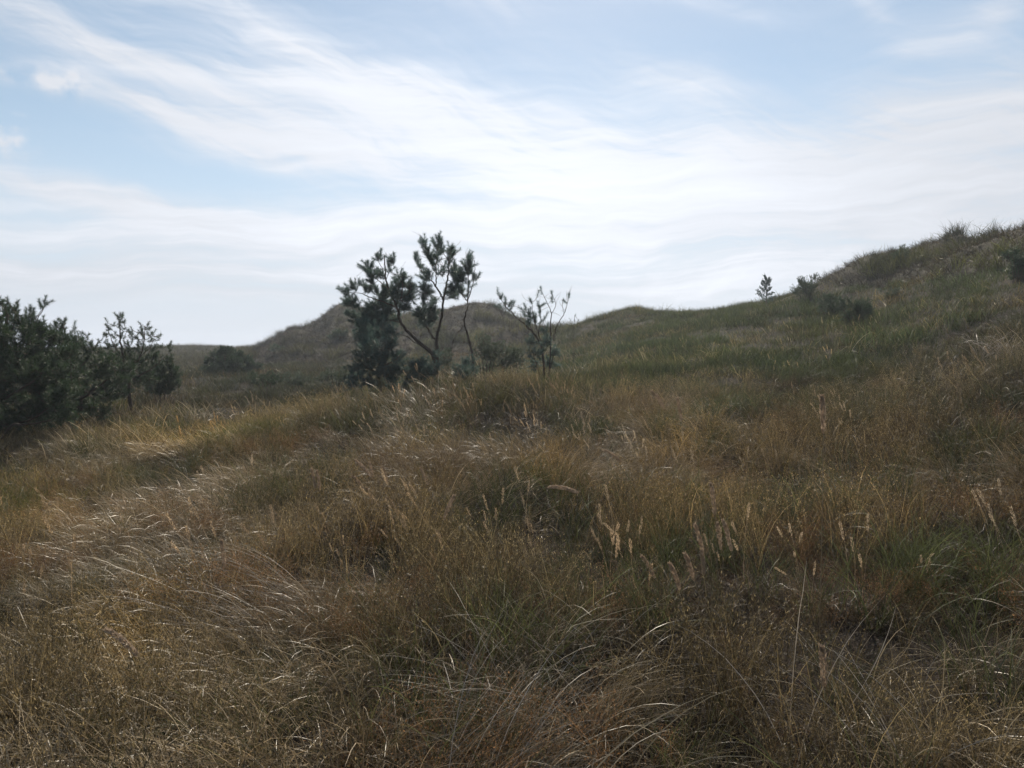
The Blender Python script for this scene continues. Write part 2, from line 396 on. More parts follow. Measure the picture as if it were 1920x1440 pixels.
def blades(mb, n, R, length, tilt, droop, phi, width, seg=6, wig=.0, z0=0.0, flare=1.0):
    """n grass blades as curved tapering strips. tilt/droop in radians, phi=(centre, spread)"""
    g = rng
    r = R * np.sqrt(g.random(n)); a = g.random(n) * 2 * np.pi
    p = np.stack([r * np.cos(a), r * np.sin(a), np.full(n, z0)], 1)
    Ln = g.uniform(*length, n); t = np.abs(g.normal(tilt[0], tilt[1], n)); dr = g.normal(droop[0], droop[1], n)
    ph = phi[0] + g.normal(0, 1, n) * phi[1] if phi[1] < 3 else g.random(n) * 2 * np.pi
    if flare: p[:, 0] += 0
    dph = g.normal(0, .25 + wig, n); W = width * g.uniform(.7, 1.3, n)
    roll = g.random(n) * np.pi
    V = []; B = []
    for k in range(seg + 1):
        s = k / seg
        tt = t + dr * s ** 1.3; pp = ph + dph * s + wig * g.normal(0, .5, n)
        d = np.stack([np.sin(tt) * np.cos(pp), np.sin(tt) * np.sin(pp), np.cos(tt)], 1)
        side = np.stack([-np.sin(pp), np.cos(pp), np.zeros(n)], 1); up = np.cross(side, d)
        wv = side * np.cos(roll)[:, None] + up * np.sin(roll)[:, None]
        ww = W * (1 - s ** 2.2 * .92) * .5
        V.append(p - wv * ww[:, None]); V.append(p + wv * ww[:, None]); B += [np.full(n, s)] * 2
        p = p + d * (Ln / seg)[:, None]
        p[:, 2] = np.maximum(p[:, 2], .01 + .04 * g.random(n))
    V = np.stack(V, 1); B = np.stack(B, 1); m = 2 * (seg + 1)
    base = np.arange(n)[:, None, None] * m
    q = np.array([[2 * k, 2 * k + 1, 2 * k + 3, 2 * k + 2] for k in range(seg)])[None]
    mb.add(V.reshape(-1, 3), (base + q).reshape(-1, 4), B.ravel())
    return V, ph


def spikelets(mb, pts, dirs, ln, wd):
    """little lens-shaped flecks (two triangles) at pts along dirs"""
    n = len(pts); g = rng
    side = np.cross(dirs, g.normal(0, 1, (n, 3))); side /= np.linalg.norm(side, axis=1)[:, None] + 1e-9
    l_ = ln * g.uniform(.6, 1.3, n)[:, None]; w_ = wd * g.uniform(.7, 1.3, n)[:, None]
    V = np.stack([pts, pts + dirs * l_ * .5 + side * w_ * .5, pts + dirs * l_, pts + dirs * l_ * .5 - side * w_ * .5], 1)
    mb.add(V.reshape(-1, 3), np.arange(4 * n).reshape(-1, 4), np.ones(4 * n))


def norm(v): return v / (np.linalg.norm(v, axis=-1, keepdims=True) + 1e-9)


def panicle_tuft(mb, n, R, H, lean, phi, width, nsp=40, sp=(.007, .0022), pl=.16, pr=.04):
    V, ph = blades(mb, n, R, H, (lean, .10), (.35, .25), phi, width, seg=5)
    tipc = (V[:, -1] + V[:, -2]) / 2; prev = (V[:, -3] + V[:, -4]) / 2; prev2 = (V[:, -5] + V[:, -6]) / 2
    for i in range(n):
        s = rng.random(nsp); ax = norm(tipc[i] - prev[i]); L_ = pl * rng.uniform(.6, 1.2)
        c = tipc[i] - ax * (s * L_)[:, None]
        rad = pr * (.25 + np.sin(np.pi * np.clip(s * .9 + .08, 0, 1))) * rng.random(nsp) ** .6
        o = rng.normal(0, 1, (nsp, 3)); o = norm(o - (o @ ax)[:, None] * ax)
        d = norm(o * .5 + ax * .9)
        spikelets(mb, c + o * rad[:, None], d, *sp)


# ------------------------------------------------------------------ ground sheets
def build_terrain():
    az = np.concatenate([np.linspace(-180, -64, 60, endpoint=False), np.linspace(-64, -45, 60, endpoint=False),
                         np.linspace(-45, 45, 620, endpoint=False), np.linspace(45, 64, 60, endpoint=False), np.linspace(64, 180, 60)])
    az = np.radians(az)
    r = np.concatenate([[0.0], np.geomspace(.5, 70, 430), np.geomspace(72, 300, 40)])
    A, R = np.meshgrid(az, r); X = R * np.sin(A); Yw = R * np.cos(A)
    Z = height(X, Yw); Z[0, :] = Z[1, :].mean() * 0
    px, Y = polar(X, Yw)
    fr = (Y > foot_Y(px)) & (px > 1385) & (Y < 80)
    fa = (Y > 41) & (Y < 80) & (px > 430) & (px < 1062)
    reg = np.where(fr, 2, np.where(fa, 1, 0))
    nr, na = X.shape
    idx = np.arange(nr * na).reshape(nr, na)
    q = np.stack([idx[:-1, :-1], idx[1:, :-1], idx[1:, 1:], idx[:-1, 1:]], -1).reshape(-1, 4)[:, ::-1]
    qr = reg[:-1, :-1].reshape(-1)
    co = np.stack([X, Yw, Z], -1).reshape(-1, 3)
    for k, name, mat, lab in ((0, 'ground', M_ground, 'sandy heath ground under dry and green grass'),
                              (1, 'dune', M_dune, 'far rounded dune ridge behind the middle pines'),
                              (2, 'dune', M_dune, 'high rugged dune rising at the right')):
        f = q[qr == k]; u, inv = np.unique(f, return_inverse=True)
        mb = MB(); mb.add(co[u], inv.reshape(-1, 4)); o = link(name, mb.mesh(name, mat)); o['kind'] = 'structure'; o['label'] = lab


build_terrain()


# ------------------------------------------------------------------ grass as stuff, instanced from tuft meshes
def proto_collection(name, makers, mat):
    col = bpy.data.collections.new('tufts ' + name)
    for i, mk in enumerate(makers):
        mb = MB(); mk(mb); me = mb.mesh('%s_%02d' % (name, i), mat)
        o = bpy.data.objects.new('tuft_%s_%02d' % (name, i), me); col.objects.link(o)
    return col


def scatter(name, label, col, nvar, pts, rot, scl, tint):
    me = bpy.data.meshes.new(name); n = len(pts)
    me.vertices.add(n); me.vertices.foreach_set('co', np.asarray(pts, np.float32).ravel())
    me.attributes.new('rot', 'FLOAT_VECTOR', 'POINT').data.foreach_set('vector', np.asarray(rot, np.float32).ravel())
    me.attributes.new('scl', 'FLOAT', 'POINT').data.foreach_set('value', np.asarray(scl, np.float32))
    me.attributes.new('idx', 'INT', 'POINT').data.foreach_set('value', rng.integers(0, nvar, n).astype(np.int32))
    me.attributes.new('tint', 'FLOAT_VECTOR', 'POINT').data.foreach_set('vector', np.asarray(tint, np.float32).ravel())
    o = bpy.data.objects.new(name, me); C.collection.objects.link(o); o['kind'] = 'stuff'; o['label'] = label
    g = bpy.data.node_groups.new('scatter ' + name, 'GeometryNodeTree')
    g.interface.new_socket('Geometry', in_out='INPUT', socket_type='NodeSocketGeometry')
    g.interface.new_socket('Geometry', in_out='OUTPUT', socket_type='NodeSocketGeometry')
    gi = g.nodes.new('NodeGroupInput'); go = g.nodes.new('NodeGroupOutput')
    iop = g.nodes.new('GeometryNodeInstanceOnPoints'); ci = g.nodes.new('GeometryNodeCollectionInfo')
    ci.inputs['Collection'].default_value = col; ci.inputs['Separate Children'].default_value = True; ci.inputs['Reset Children'].default_value = True

    def na(nm, ty):
        a = g.nodes.new('GeometryNodeInputNamedAttribute'); a.data_type = ty; a.inputs['Name'].default_value = nm
        return [s for s in a.outputs if s.enabled and s.name == 'Attribute'][0]
    g.links.new(gi.outputs[0], iop.inputs['Points']); g.links.new(ci.outputs[0], iop.inputs['Instance'])
    iop.inputs['Pick Instance'].default_value = True
    g.links.new(na('idx', 'INT'), iop.inputs['Instance Index'])
    e2r = g.nodes.new('FunctionNodeEulerToRotation'); g.links.new(na('rot', 'FLOAT_VECTOR'), e2r.inputs[0]); g.links.new(e2r.outputs[0], iop.inputs['Rotation'])
    g.links.new(na('scl', 'FLOAT'), iop.inputs['Scale'])
    g.links.new(iop.outputs[0], go.inputs[0])
    md = o.modifiers.new('scatter', 'NODES'); md.node_group = g
    return o


def sample_points(y0, y1, dens, margin=1.5, halfw=.72):
    """uniform random points in a wedge wider than the picture, y0..y1 metres away"""
    wmax = halfw * y1 + margin
    n = int(dens * (y1 - y0) * 2 * wmax)
    x = rng.uniform(-wmax, wmax, n); y = rng.uniform(y0, y1, n)
    k = np.abs(x) < halfw * np.maximum(y, 0) + margin
    return x[k], y[k]


def near_px(px, Y, cx, cy, rx, ry):
    """soft 0..1 patch centred on the ground spot seen at photo column cx and distance cy"""
    return np.exp(-(((px - cx) / rx) ** 2 + ((Y - cy) / ry) ** 2))


def fields(x, y):
    """how much of each kind of plant grows at a spot (the patches seen in the photo)"""
    px, Y = polar(x, y)
    n1 = fbm(x / 1.6, y / 1.6, 31, 3); n2 = fbm(x / 2.6, y / 2.6, 41, 3); n3 = fbm(x / .9, y / .9, 51, 3)
    far = ss(11, 20, Y)
    right = ss(1050, 1350, px)
    slope_green = ss(9, 15, Y) * ss(1000, 1300, px)
    midgreen = far * ss(300, 600, px)
    green = .34 + ss(.50, .66, n1) * .8 + slope_green * 1.3 + midgreen * .8
    green = green + .8 * near_px(px, Y, 480, 6.5, 130, 1.6) - .2 * near_px(px, Y, 1600, 5.2, 250, 2.0) + .6 * near_px(px, Y, 850, 3.2, 160, .8) + .6 * ss(8, 12, Y) * (1 - ss(500, 750, px)) * ss(.4, .6, n1)
    straw = (.06 + ss(.50, .60, n2) * .95) * (1 - slope_green * .8)
    straw = straw + .9 * near_px(px, Y, 250, 6, 300, 2.2) + .8 * near_px(px, Y, 1000, 3.0, 260, .9) + .6 * near_px(px, Y, 500, 4, 200, 1)
    rust = ss(.5, .66, n3) * .8 * (1 - far * .6) + .8 * near_px(px, Y, 780, 4.2, 90, .6) + .7 * near_px(px, Y, 1370, 3.6, 120, .8) + .5 * near_px(px, Y, 1020, 2.7, 200, .4)
    brown = .75 + .35 * ss(.45, .6, n3)
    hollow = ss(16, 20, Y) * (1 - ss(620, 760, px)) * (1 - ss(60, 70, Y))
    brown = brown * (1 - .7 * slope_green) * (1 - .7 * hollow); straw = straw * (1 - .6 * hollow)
    return px, Y, np.clip(green, 0, 1.4), np.clip(straw, 0, 1.3), np.clip(rust, 0, 1.3), np.clip(brown, 0, 1.2)


def tint_of(x, y, s=0, amt=.3):
    px, Y = polar(x, y)
    a = fbm(x / 1.8, y / 1.8, 61 + s, 3); b = rng.random(len(x)); c = fbm(x / 4, y / 4, 71 + s, 2)
    v = 1 + (a - .5) * 1.3 * amt * 2 + (b - .5) * amt
    warm = (c - .5) * .5
    t = np.stack([v * (1 + warm * .5), v, v * (1 - warm * .6)], 1)
    gold = np.clip(.8 * near_px(px, Y, 380, 12.5, 150, 1.8) + .8 * near_px(px, Y, 60, 8.5, 130, 1.6) + .8 * near_px(px, Y, 250, 4.2, 110, .6)
                   + .35 * near_px(px, Y, 1010, 8, 60, 1.2) + .35 * near_px(px, Y, 1290, 9, 60, 1.2), 0, 1)[:, None]
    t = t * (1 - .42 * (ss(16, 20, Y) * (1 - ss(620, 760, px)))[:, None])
    t = t * (1 + (ss(12, 17, Y) * ss(900, 1200, px))[:, None] * np.array([[-.12, -.02, -.15]]))
    return np.clip(t * (1 + gold * np.array([[.9, .68, .12]])), .2, 3)


def flow(x, y):
    """direction the flattened strands lie in"""
    px, Y = polar(x, y)
    a = (fbm(x / 1.6, y / 1.6, 91, 2) - .5) * 8.0
    left = 1 - ss(500, 900, px)
    return np.pi + .62 + a * (1 - left * .78) + rng.normal(0, .4, len(x))


def put(name, label, kinds, makers, mat, zones, which, tamt=.3, tseed=0, comb=False, scl=(.75, 1.25), sink=.02):
    col = proto_collection(kinds, makers, mat)
    XX, YY, S = [], [], []
    for (y0, y1, dens, s) in zones:
        x, y = sample_points(y0, y1, dens)
        f = fields(x, y)[2 + which] if which is not None else np.full(len(x), 1.0)
        px, Yd = polar(x, y)
        cl = 1.0 if kinds == 'thatch' else .34 + .95 * ss(.38, .62, fbm(x / .45, y / .45, 151 + tseed, 2))
        k = (rng.random(len(x)) < f * (cl if y1 < 15 else 1.0)) & (dune_mask(px, Yd) < .25)
        XX.append(x[k]); YY.append(y[k]); S.append(np.full(k.sum(), s))
    x = np.concatenate(XX); y = np.concatenate(YY); s = np.concatenate(S)
    z = height(x, y) - sink
    rz = flow(x, y) if comb else rng.random(len(x)) * 2 * np.pi
    rot = np.stack([rng.normal(0, .06, len(x)), rng.normal(0, .06, len(x)), rz], 1)
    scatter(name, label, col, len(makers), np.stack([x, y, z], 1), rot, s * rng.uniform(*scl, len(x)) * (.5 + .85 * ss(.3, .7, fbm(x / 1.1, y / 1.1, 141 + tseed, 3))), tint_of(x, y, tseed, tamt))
    return len(x)


def n_of(k, f): return [f for _ in range(k)]


cnt = {}
cnt['thatch'] = put('dead_grass_thatch', 'matted brown dead grass covering the soil', 'thatch',
                    n_of(6, lambda mb: blades(mb, 60, .17, (.08, .28), (1.0, .35), (.8, .5), (0, 9), .0036, seg=4, wig=.5)),
                    M_thatch, [(.9, 7, 44, 1.0), (7, 14, 18, 1.3)], None, .5, 3)
cnt['straw'] = put('straw_marram_grass', 'pale arching dead marram leaves flattened in swathes', 'straw',
                   n_of(4, lambda mb: blades(mb, 34, .10, (.16, .44), (.7, .35), (1.1, .5), (0, .6), .0034, seg=6, wig=.08))
                   + n_of(3, lambda mb: blades(mb, 30, .10, (.16, .48), (.8, .4), (1.1, .5), (0, 1.6), .0034, seg=6, wig=.14)),
                   M_straw, [(.9, 6, 72, .9), (6, 14, 60, 1.0)], 1, .4, 1, comb=True)
cnt['brown'] = put('brown_heath_grass', 'fine dry brown grass stems standing over the whole field', 'brown',
                   n_of(7, lambda mb: panicle_tuft(mb, 13, .07, (.18, .42), .28, (0, 9), .0024, nsp=16, sp=(.012, .0032), pl=.12, pr=.018)),
                   M_brown, [(.9, 7, 64, 1.0), (7, 14, 46, 1.0)], 3, .5, 5)
cnt['rust'] = put('rusty_bent_grass', 'airy rust coloured bent grass panicles', 'rust',
                  n_of(6, lambda mb: panicle_tuft(mb, 9, .09, (.18, .36), .35, (0, 9), .0018, nsp=85, sp=(.008, .0026), pl=.17, pr=.045)),
                  M_rust, [(.9, 7, 34, 1.0), (7, 14, 18, 1.0)], 2, .4, 7)
cnt['green'] = put('green_marram_grass', 'dark green marram leaves growing among the dry grass', 'green',
                   n_of(6, lambda mb: blades(mb, 30, .08, (.18, .46), (.32, .2), (.8, .4), (0, 9), .0030, seg=6, wig=.05)),
                   M_green, [(.9, 7, 36, 1.0), (7, 14, 34, 1.0)], 0, .35, 9)
cnt['long'] = put('long_arching_straw', 'single long bleached straws arching over the foreground', 'longstraw',
                  n_of(6, lambda mb: blades(mb, 9, .14, (.22, .50), (.75, .35), (1.1, .4), (0, .9), .0030, seg=8, wig=.06)),
                  M_straw, [(.9, 5, 16, 1.0), (5, 9, 8, .9)], 1, .4, 2, comb=True)
# farther zones: the same plants with fewer, broader blades
cnt['fbrown'] = put('distant_brown_grass', 'dry brown and tan grass on the middle slope', 'farbrown',
                    n_of(5, lambda mb: blades(mb, 30, .24, (.09, .30), (.4, .28), (.6, .4), (0, 9), .0058, seg=3)),
                    M_brown, [(12, 24, 20, 1.0), (24, 48, 11, 1.1)], 3, .55, 11)
cnt['fgreen'] = put('distant_green_grass', 'olive green grass on the rising slope', 'fargreen',
                    n_of(5, lambda mb: blades(mb, 30, .24, (.09, .30), (.4, .28), (.6, .4), (0, 9), .0064, seg=3)),
                    M_green, [(12, 24, 22, 1.0), (24, 48, 16, 1.1)], 0, .45, 13)
cnt['fstraw'] = put('distant_straw_grass', 'scattered pale grass leaves on the middle slope', 'farstraw',
                    n_of(4, lambda mb: blades(mb, 9, .2, (.25, .5), (.5, .3), (.9, .3), (0, 1.6), .0075, seg=4)),
                    M_straw, [(11, 24, 7, 1.0), (24, 48, 1.6, 1.0)], 1, .35, 1, comb=True)


def head_tuft(mb):
    """a few stalks, each ending in a soft spindle of spikelets"""
    for _ in range(rng.integers(2, 5)):
        V, ph = blades(mb, 1, .08, (.45, .75), (.22, .12), (.35, .25), (0, .35), .0026, seg=6)
        a = (V[0, -1] + V[0, -2]) / 2; b = (V[0, -5] + V[0, -6]) / 2; ax = norm(a - b); n = 90; L_ = rng.uniform(.09, .16)
        s_ = rng.random(n); o = rng.normal(0, 1, (n, 3)); o = norm(o - (o @ ax)[:, None] * ax)
        rad = .0085 * np.sin(np.pi * np.clip(s_ * .86 + .1, 0, 1)) ** .6
        spikelets(mb, a - ax * (s_ * L_)[:, None] + o * (rad * .6)[:, None], norm(o * .4 + ax), .018, .005)


def seed_head_field():
    col = proto_collection('heads', n_of(8, head_tuft), M_headinst)
    x, y = sample_points(4.3, 22, 6.0); px, Y = polar(x, y)
    f = ss(.52, .62, fbm(x / 1.4, y / 1.4, 131, 3)) * (.35 + .65 * ss(450, 650, px) * (1 - ss(1300, 1550, px))) * (1 - .6 * ss(10, 16, Y))
    k = rng.random(len(x)) < f; x, y = x[k], y[k]; m = len(x)
    scatter('seed_head_grass', 'scattered pale seed heads standing above the dry grass', col, 8, np.stack([x, y, height(x, y) - .02], 1),
            np.stack([rng.normal(0, .08, m), rng.normal(0, .08, m), np.pi + rng.normal(0, .8, m)], 1), rng.uniform(.5, .98, m), tint_of(x, y, 23, .6))
    return m


M_headinst = leaf_mat('field seed heads', (.17, .12, .075), (.34, .26, .17), rough=.7, trans=.45, var=.5)
cnt['heads'] = seed_head_field()


def dune_grass():
    col = proto_collection('dunegrass', n_of(5, lambda mb: blades(mb, 40, .20, (.35, .80), (.35, .22), (.7, .35), (0, 9), .012, seg=3)), M_green)
    col2 = proto_collection('dunedry', n_of(5, lambda mb: blades(mb, 22, .28, (.15, .45), (.8, .35), (.7, .35), (0, 9), .012, seg=3)), M_thatch)
    X, Y, Z, T, S, R = [], [], [], [], [], []
    x, y = sample_points(17, 82, 21, halfw=.74)
    px, Yd = polar(x, y)
    dm = dune_mask(px, Yd)
    k = dm > .15; x, y, px, Yd, dm = x[k], y[k], px[k], Yd[k], dm[k]
    n = fbm(x / 2.2, y / 2.2, 101, 3)
    e = .6
    cur = height(x, y) - .25 * (height(x + e, y) + height(x - e, y) + height(x, y + e) + height(x, y - e))   # crests
    g = ss(.02, .08, cur) * .5 + ss(.53, .63, n) * .7
    g = g + .30 * (px < 1100)
    kg = rng.random(len(x)) < np.clip(g, .04, 1) * .5
    bigc = .35 + .95 * ss(.50, .66, fbm(x / 1.7, y / 1.7, 107, 2))
    for nm, lab, cc, kk, sc, ts in (('dune_marram_grass', 'green marram grass tufts along the dune crests', col, kg, (.5, .95), 15),
                                    ('dune_dead_grass', 'brown dead grass and litter on the dune slopes', col2, ~kg, (.5, 1.0), 17)):
        xx, yy = x[kk], y[kk]; m = len(xx)
        rot = np.stack([rng.normal(0, .12, m), rng.normal(0, .12, m), rng.random(m) * 6.28], 1)
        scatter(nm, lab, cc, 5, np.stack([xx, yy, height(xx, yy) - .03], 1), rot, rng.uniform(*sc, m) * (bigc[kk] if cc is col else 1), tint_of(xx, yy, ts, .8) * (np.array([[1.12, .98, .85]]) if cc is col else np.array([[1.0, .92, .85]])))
    # sparse cover on the far-left flats
    x, y = sample_points(46, 125, 1.6, halfw=.74); px, Yd = polar(x, y); k = (dune_mask(px, Yd) < .2); x, y = x[k], y[k]; m = len(x)
    scatter('far_heath_grass', 'low grass on the far dune flats', col, 5, np.stack([x, y, height(x, y) - .03], 1),
            np.stack([np.zeros(m), np.zeros(m), rng.random(m) * 6.28], 1), rng.uniform(.6, 1.2, m), tint_of(x, y, 19, .4) * np.array([[1.5, 1.25, 1.1]]))


dune_grass()

# ------------------------------------------------------------------ woody plants


def tube(mb, pts, rad, sides=6):
    pts = np.asarray(pts, float); n = len(pts); rad = np.broadcast_to(rad, (n,))
    d = np.gradient(pts, axis=0); d = norm(d)
    ref = np.array([.31, .27, .91]); u = norm(np.cross(d, ref)); v = np.cross(d, u)
    a = np.linspace(0, 2 * np.pi, sides, endpoint=False)
    V = pts[:, None] + (u[:, None] * np.cos(a)[None, :, None] + v[:, None] * np.sin(a)[None, :, None]) * rad[:, None, None]
    i = np.arange(n - 1)[:, None] * sides; j = np.arange(sides)[None]; j2 = (j + 1) % sides
    q = np.stack([i + j, i + j2, i + sides + j2, i + sides + j], -1).reshape(-1, 4)
    mb.add(V.reshape(-1, 3), q, np.repeat(np.linspace(0, 1, n), sides))


def smooth_path(pts, k=5, jit=0.0):
    pts = np.asarray(pts, float)
    if len(pts) < 3:
        t = np.linspace(0, 1, k + 1)[:, None]; o = pts[0] * (1 - t) + pts[1] * t
    else:
        P_ = np.vstack([2 * pts[0] - pts[1], pts, 2 * pts[-1] - pts[-2]]); o = []
        for i in range(1, len(P_) - 2):
            for s in np.arange(k) / k:
                a, b, c, d = P_[i - 1:i + 3]
                o.append(.5 * ((2 * b) + (-a + c) * s + (2 * a - 5 * b + 4 * c - d) * s * s + (-a + 3 * b - 3 * c + d) * s**3))
        o.append(pts[-1]); o = np.array(o)
    if jit: o[1:-1] += rng.normal(0, jit, (len(o) - 2, 3))
    return o


def needle_shoots(mb, pos, dirs, L_=.14, n=70, nl=.05, w=.0026, spread=.9):
    """bottle-brush shoots: each shoot carries n real needles, one thin triangle each"""
    m = len(pos); g = rng
    if m == 0: return
    Ls = L_ * g.uniform(.6, 1.25, m)
    s = g.random((m, n)) ** .8
    c = pos[:, None] + dirs[:, None] * (s * Ls[:, None])[..., None]
    r = g.normal(0, 1, (m, n, 3)); r = norm(r - (r * dirs[:, None]).sum(-1, keepdims=True) * dirs[:, None])
    d = norm(r * spread + dirs[:, None] * (.35 + .6 * s[..., None]))
    ll = nl * g.uniform(.65, 1.2, (m, n))[..., None]
    sd = norm(np.cross(d, g.normal(0, 1, (m, n, 3))))
    V = np.stack([c - sd * w / 2, c + sd * w / 2, c + d * ll], 2)
    b = np.repeat(g.random((m, n))[..., None], 3, 2)
    mb.add(V.reshape(-1, 3), np.arange(m * n * 3).reshape(-1, 3), b.ravel())


FITS = []


def plant(name, label, cat, base, Y, limbs, clusters, group=None, trunk_r=.04, shoot=(.20, 150, .078, .0040), mat=None, bark=None,
          depth=1.0, density=1.0, fill_twigs=True, dead=0, upb=.8, crown='crown', fit=None):
    """limbs: lists of (px,row,dy[,r]) seen in the photo; clusters: (px,row,radius px[,dy]) of foliage"""
    mat = mat or M_needle; bark = bark or M_bark
    if fit:
        ys = np.arange(fit[0], fit[1], .1); q = np.array([P(base[0], base[1], v) for v in ys]); hh = height(q[:, 0], q[:, 1])
        k_ = np.nonzero(q[:, 2] <= hh)[0]; Y = float(ys[k_[0]]) if len(k_) else Y
        FITS.append((label[:30], base, round(Y, 1)))
    B = np.array([*P(base[0], base[1], Y)[:2], 0.0]); B[2] = float(height(B[0], B[1])) - .05
    root = thing(name, label, cat, B, group)
    nodes = []; first = True
    twig = MB()
    for lb in limbs:
        r0 = lb[0][3] if len(lb[0]) > 3 else trunk_r * (1 if first else .6)
        pts = [P(q[0], q[1], Y + q[2]) for q in lb]
        if first or lb[0][1] >= base[1] - 8:
            pts[0] = np.array([pts[0][0], pts[0][1], min(pts[0][2], float(height(pts[0][0], pts[0][1])) - .05)])
        sp = smooth_path(pts, 6, .006)
        rr = np.linspace(r0, max(.0045, r0 * .18), len(sp))
        mb = MB(); tube(mb, sp, rr, 8 if r0 > .02 else 5)
        link('trunk' if first else 'branch', mb.mesh('trunk' if first else 'branch', bark), root, B)
        nodes.append(sp[2:] if first else sp[1:]); first = False
    nodes = np.concatenate(nodes)
    cen = nodes.mean(0)
    # foliage targets
    tg = []
    for c in clusters:
        r = c[2] / F * Y; dy = c[3] if len(c) > 3 else rng.normal(0, .25) * depth
        n = max(1, int(round(density * 2.6 * (c[2] / 5.0) ** 2 * (Y / 17) ** 1.0)))
        ctr = P(c[0], c[1], Y + dy)
        o = rng.normal(0, 1, (n, 3)); o = norm(o) * (rng.random((n, 1)) ** (1 / 2.4)) * r * np.array([1, min(1.4, depth * 1.3), 1])
        tg.append(ctr + o)
    tg = np.concatenate(tg) if tg else np.zeros((0, 3))
    if len(tg):
        gz = height(tg[:, 0], tg[:, 1]); tg = tg[tg[:, 2] > gz + .08]
    order = np.argsort([np.min(np.linalg.norm(nodes - t, axis=1)) for t in tg]) if len(tg) else []
    sp_pos, sp_dir = [], []
    ND = list(nodes); arr = np.array(ND)
    for i in order:
        t = tg[i]; dd = np.linalg.norm(arr - t, axis=1) + .5 * np.maximum(arr[:, 2] - t[2], 0)
        j = int(np.argmin(dd)); a = arr[j]; dist = np.linalg.norm(t - a)
        out_d = norm(t - a)
        dirv = norm(out_d * .6 + np.array([0, 0, upb]) * .6 + norm(t - cen) * .25 + rng.normal(0, .22, 3))
        if dist > .02:
            mid = (a + t) / 2 + np.array([0, 0, -.12 * dist]) + rng.normal(0, .05, 3) * dist
            pth = smooth_path([a, mid, t, t + dirv * .05], 2)
            r0 = min(.011, .0035 + dist * .012)
            tube(twig, pth, np.linspace(r0, .0022, len(pth)), 4)
            if dist > .1: arr = np.vstack([arr, pth[2:-1]])
        sp_pos.append(t - dirv * shoot[0] * .3); sp_dir.append(dirv)
    for _ in range(dead):      # bare twigs
        a = arr[rng.integers(len(arr))]; d = norm(rng.normal(0, 1, 3) + np.array([0, 0, .4])); ln = rng.uniform(.12, .4)
        pth = smooth_path([a, a + d * ln * .5 + rng.normal(0, .03, 3), a + d * ln], 2)
        tube(twig, pth, np.linspace(.004, .0015, len(pth)), 4)
    if sp_pos:
        nb = MB(); needle_shoots(nb, np.array(sp_pos), np.array(sp_dir), *shoot)
        link(crown, nb.mesh('crown', mat, smooth=False, extra=twig, mat2=bark), root, B)
    return root


def bushy(name, label, px, row, rx, ry, Y, mat, dens, shoot, group=None, dead=10, fit=None):
    cl = [(px + rng.normal(0, rx * .45), row + rng.normal(0, ry * .35), min(rx, ry) * rng.uniform(.35, .6)) for _ in range(int(10 * max(1, rx / ry)))]
    lim = [[(px, row + ry, 0), (px + 1, row, 0)]] + [[(px + k * rx * .2, row + ry, 0, .01), (px + k * rx * .5, row + ry * .2, 0), (px + k * rx * .8, row - ry * .4, 0)] for k in (-1, -.5, .5, 1)]
    return plant(name, label, 'bush', (px, row + ry), Y, lim, cl, group, trunk_r=.018, shoot=shoot, mat=mat, density=dens, depth=1.2, dead=dead, fit=fit)




# --- the two tall pines in the middle
plant('pine_tree', 'wide airy pine with leaning trunk, left of the pair in the middle', 'pine tree', (817, 700), 17.0,
      [[(817, 702, 0), (813, 670, 0), (794, 649, 0), (769, 626, 0), (752, 605, 0), (744, 576, 0), (731, 548, 0), (724, 525, 0), (722, 500, 0), (720, 477, 0)],
       [(794, 649, 0, .016), (775, 640, -.1), (757, 628, -.2), (735, 628, -.3)],
       [(744, 576, 0, .02), (725, 568, .1), (700, 560, .2), (676, 550, .2), (655, 548, .3)],
       [(731, 548, 0, .014), (715, 530, .1), (700, 518, .1), (692, 503, .1)],
       [(748, 590, 0, .018), (752, 560, -.2), (755, 535, -.2), (752, 510, -.2)],
       [(752, 560, -.2, .014), (765, 550, -.3), (770, 536, -.3)],
       [(724, 525, 0, .008), (732, 505, 0), (736, 488, 0)], [(722, 508, 0, .008), (712, 495, 0), (709, 482, 0)],
       [(752, 605, 0, .02), (725, 600, .1), (695, 590, .2), (670, 575, .2)],
       [(731, 548, 0, .007), (742, 520, 0), (744, 502, 0)]],
      [(709, 485, 6), (711, 478, 3), (735, 490, 6), (690, 503, 9), (698, 518, 8), (713, 518, 8), (664, 538, 7), (649, 548, 7), (675, 535, 4), (690, 541, 8),
       (697, 530, 6), (655, 560, 6), (752, 517, 7), (750, 530, 11), (766, 537, 8), (745, 556, 13), (762, 558, 10), (725, 548, 12), (718, 562, 13),
       (730, 508, 4), (728, 498, 4), (770, 548, 6), (665, 568, 9), (700, 575, 12), (735, 575, 13), (690, 592, 14), (715, 600, 13), (757, 575, 9),
       (680, 610, 10), (660, 588, 8), (668, 600, 9), (652, 572, 6), (700, 605, 13), (688, 625, 11), (740, 600, 8), (774, 560, 5), (722, 585, 13), (705, 548, 6)],
      'tall young pines in the middle', trunk_r=.05, density=2.3, dead=70)
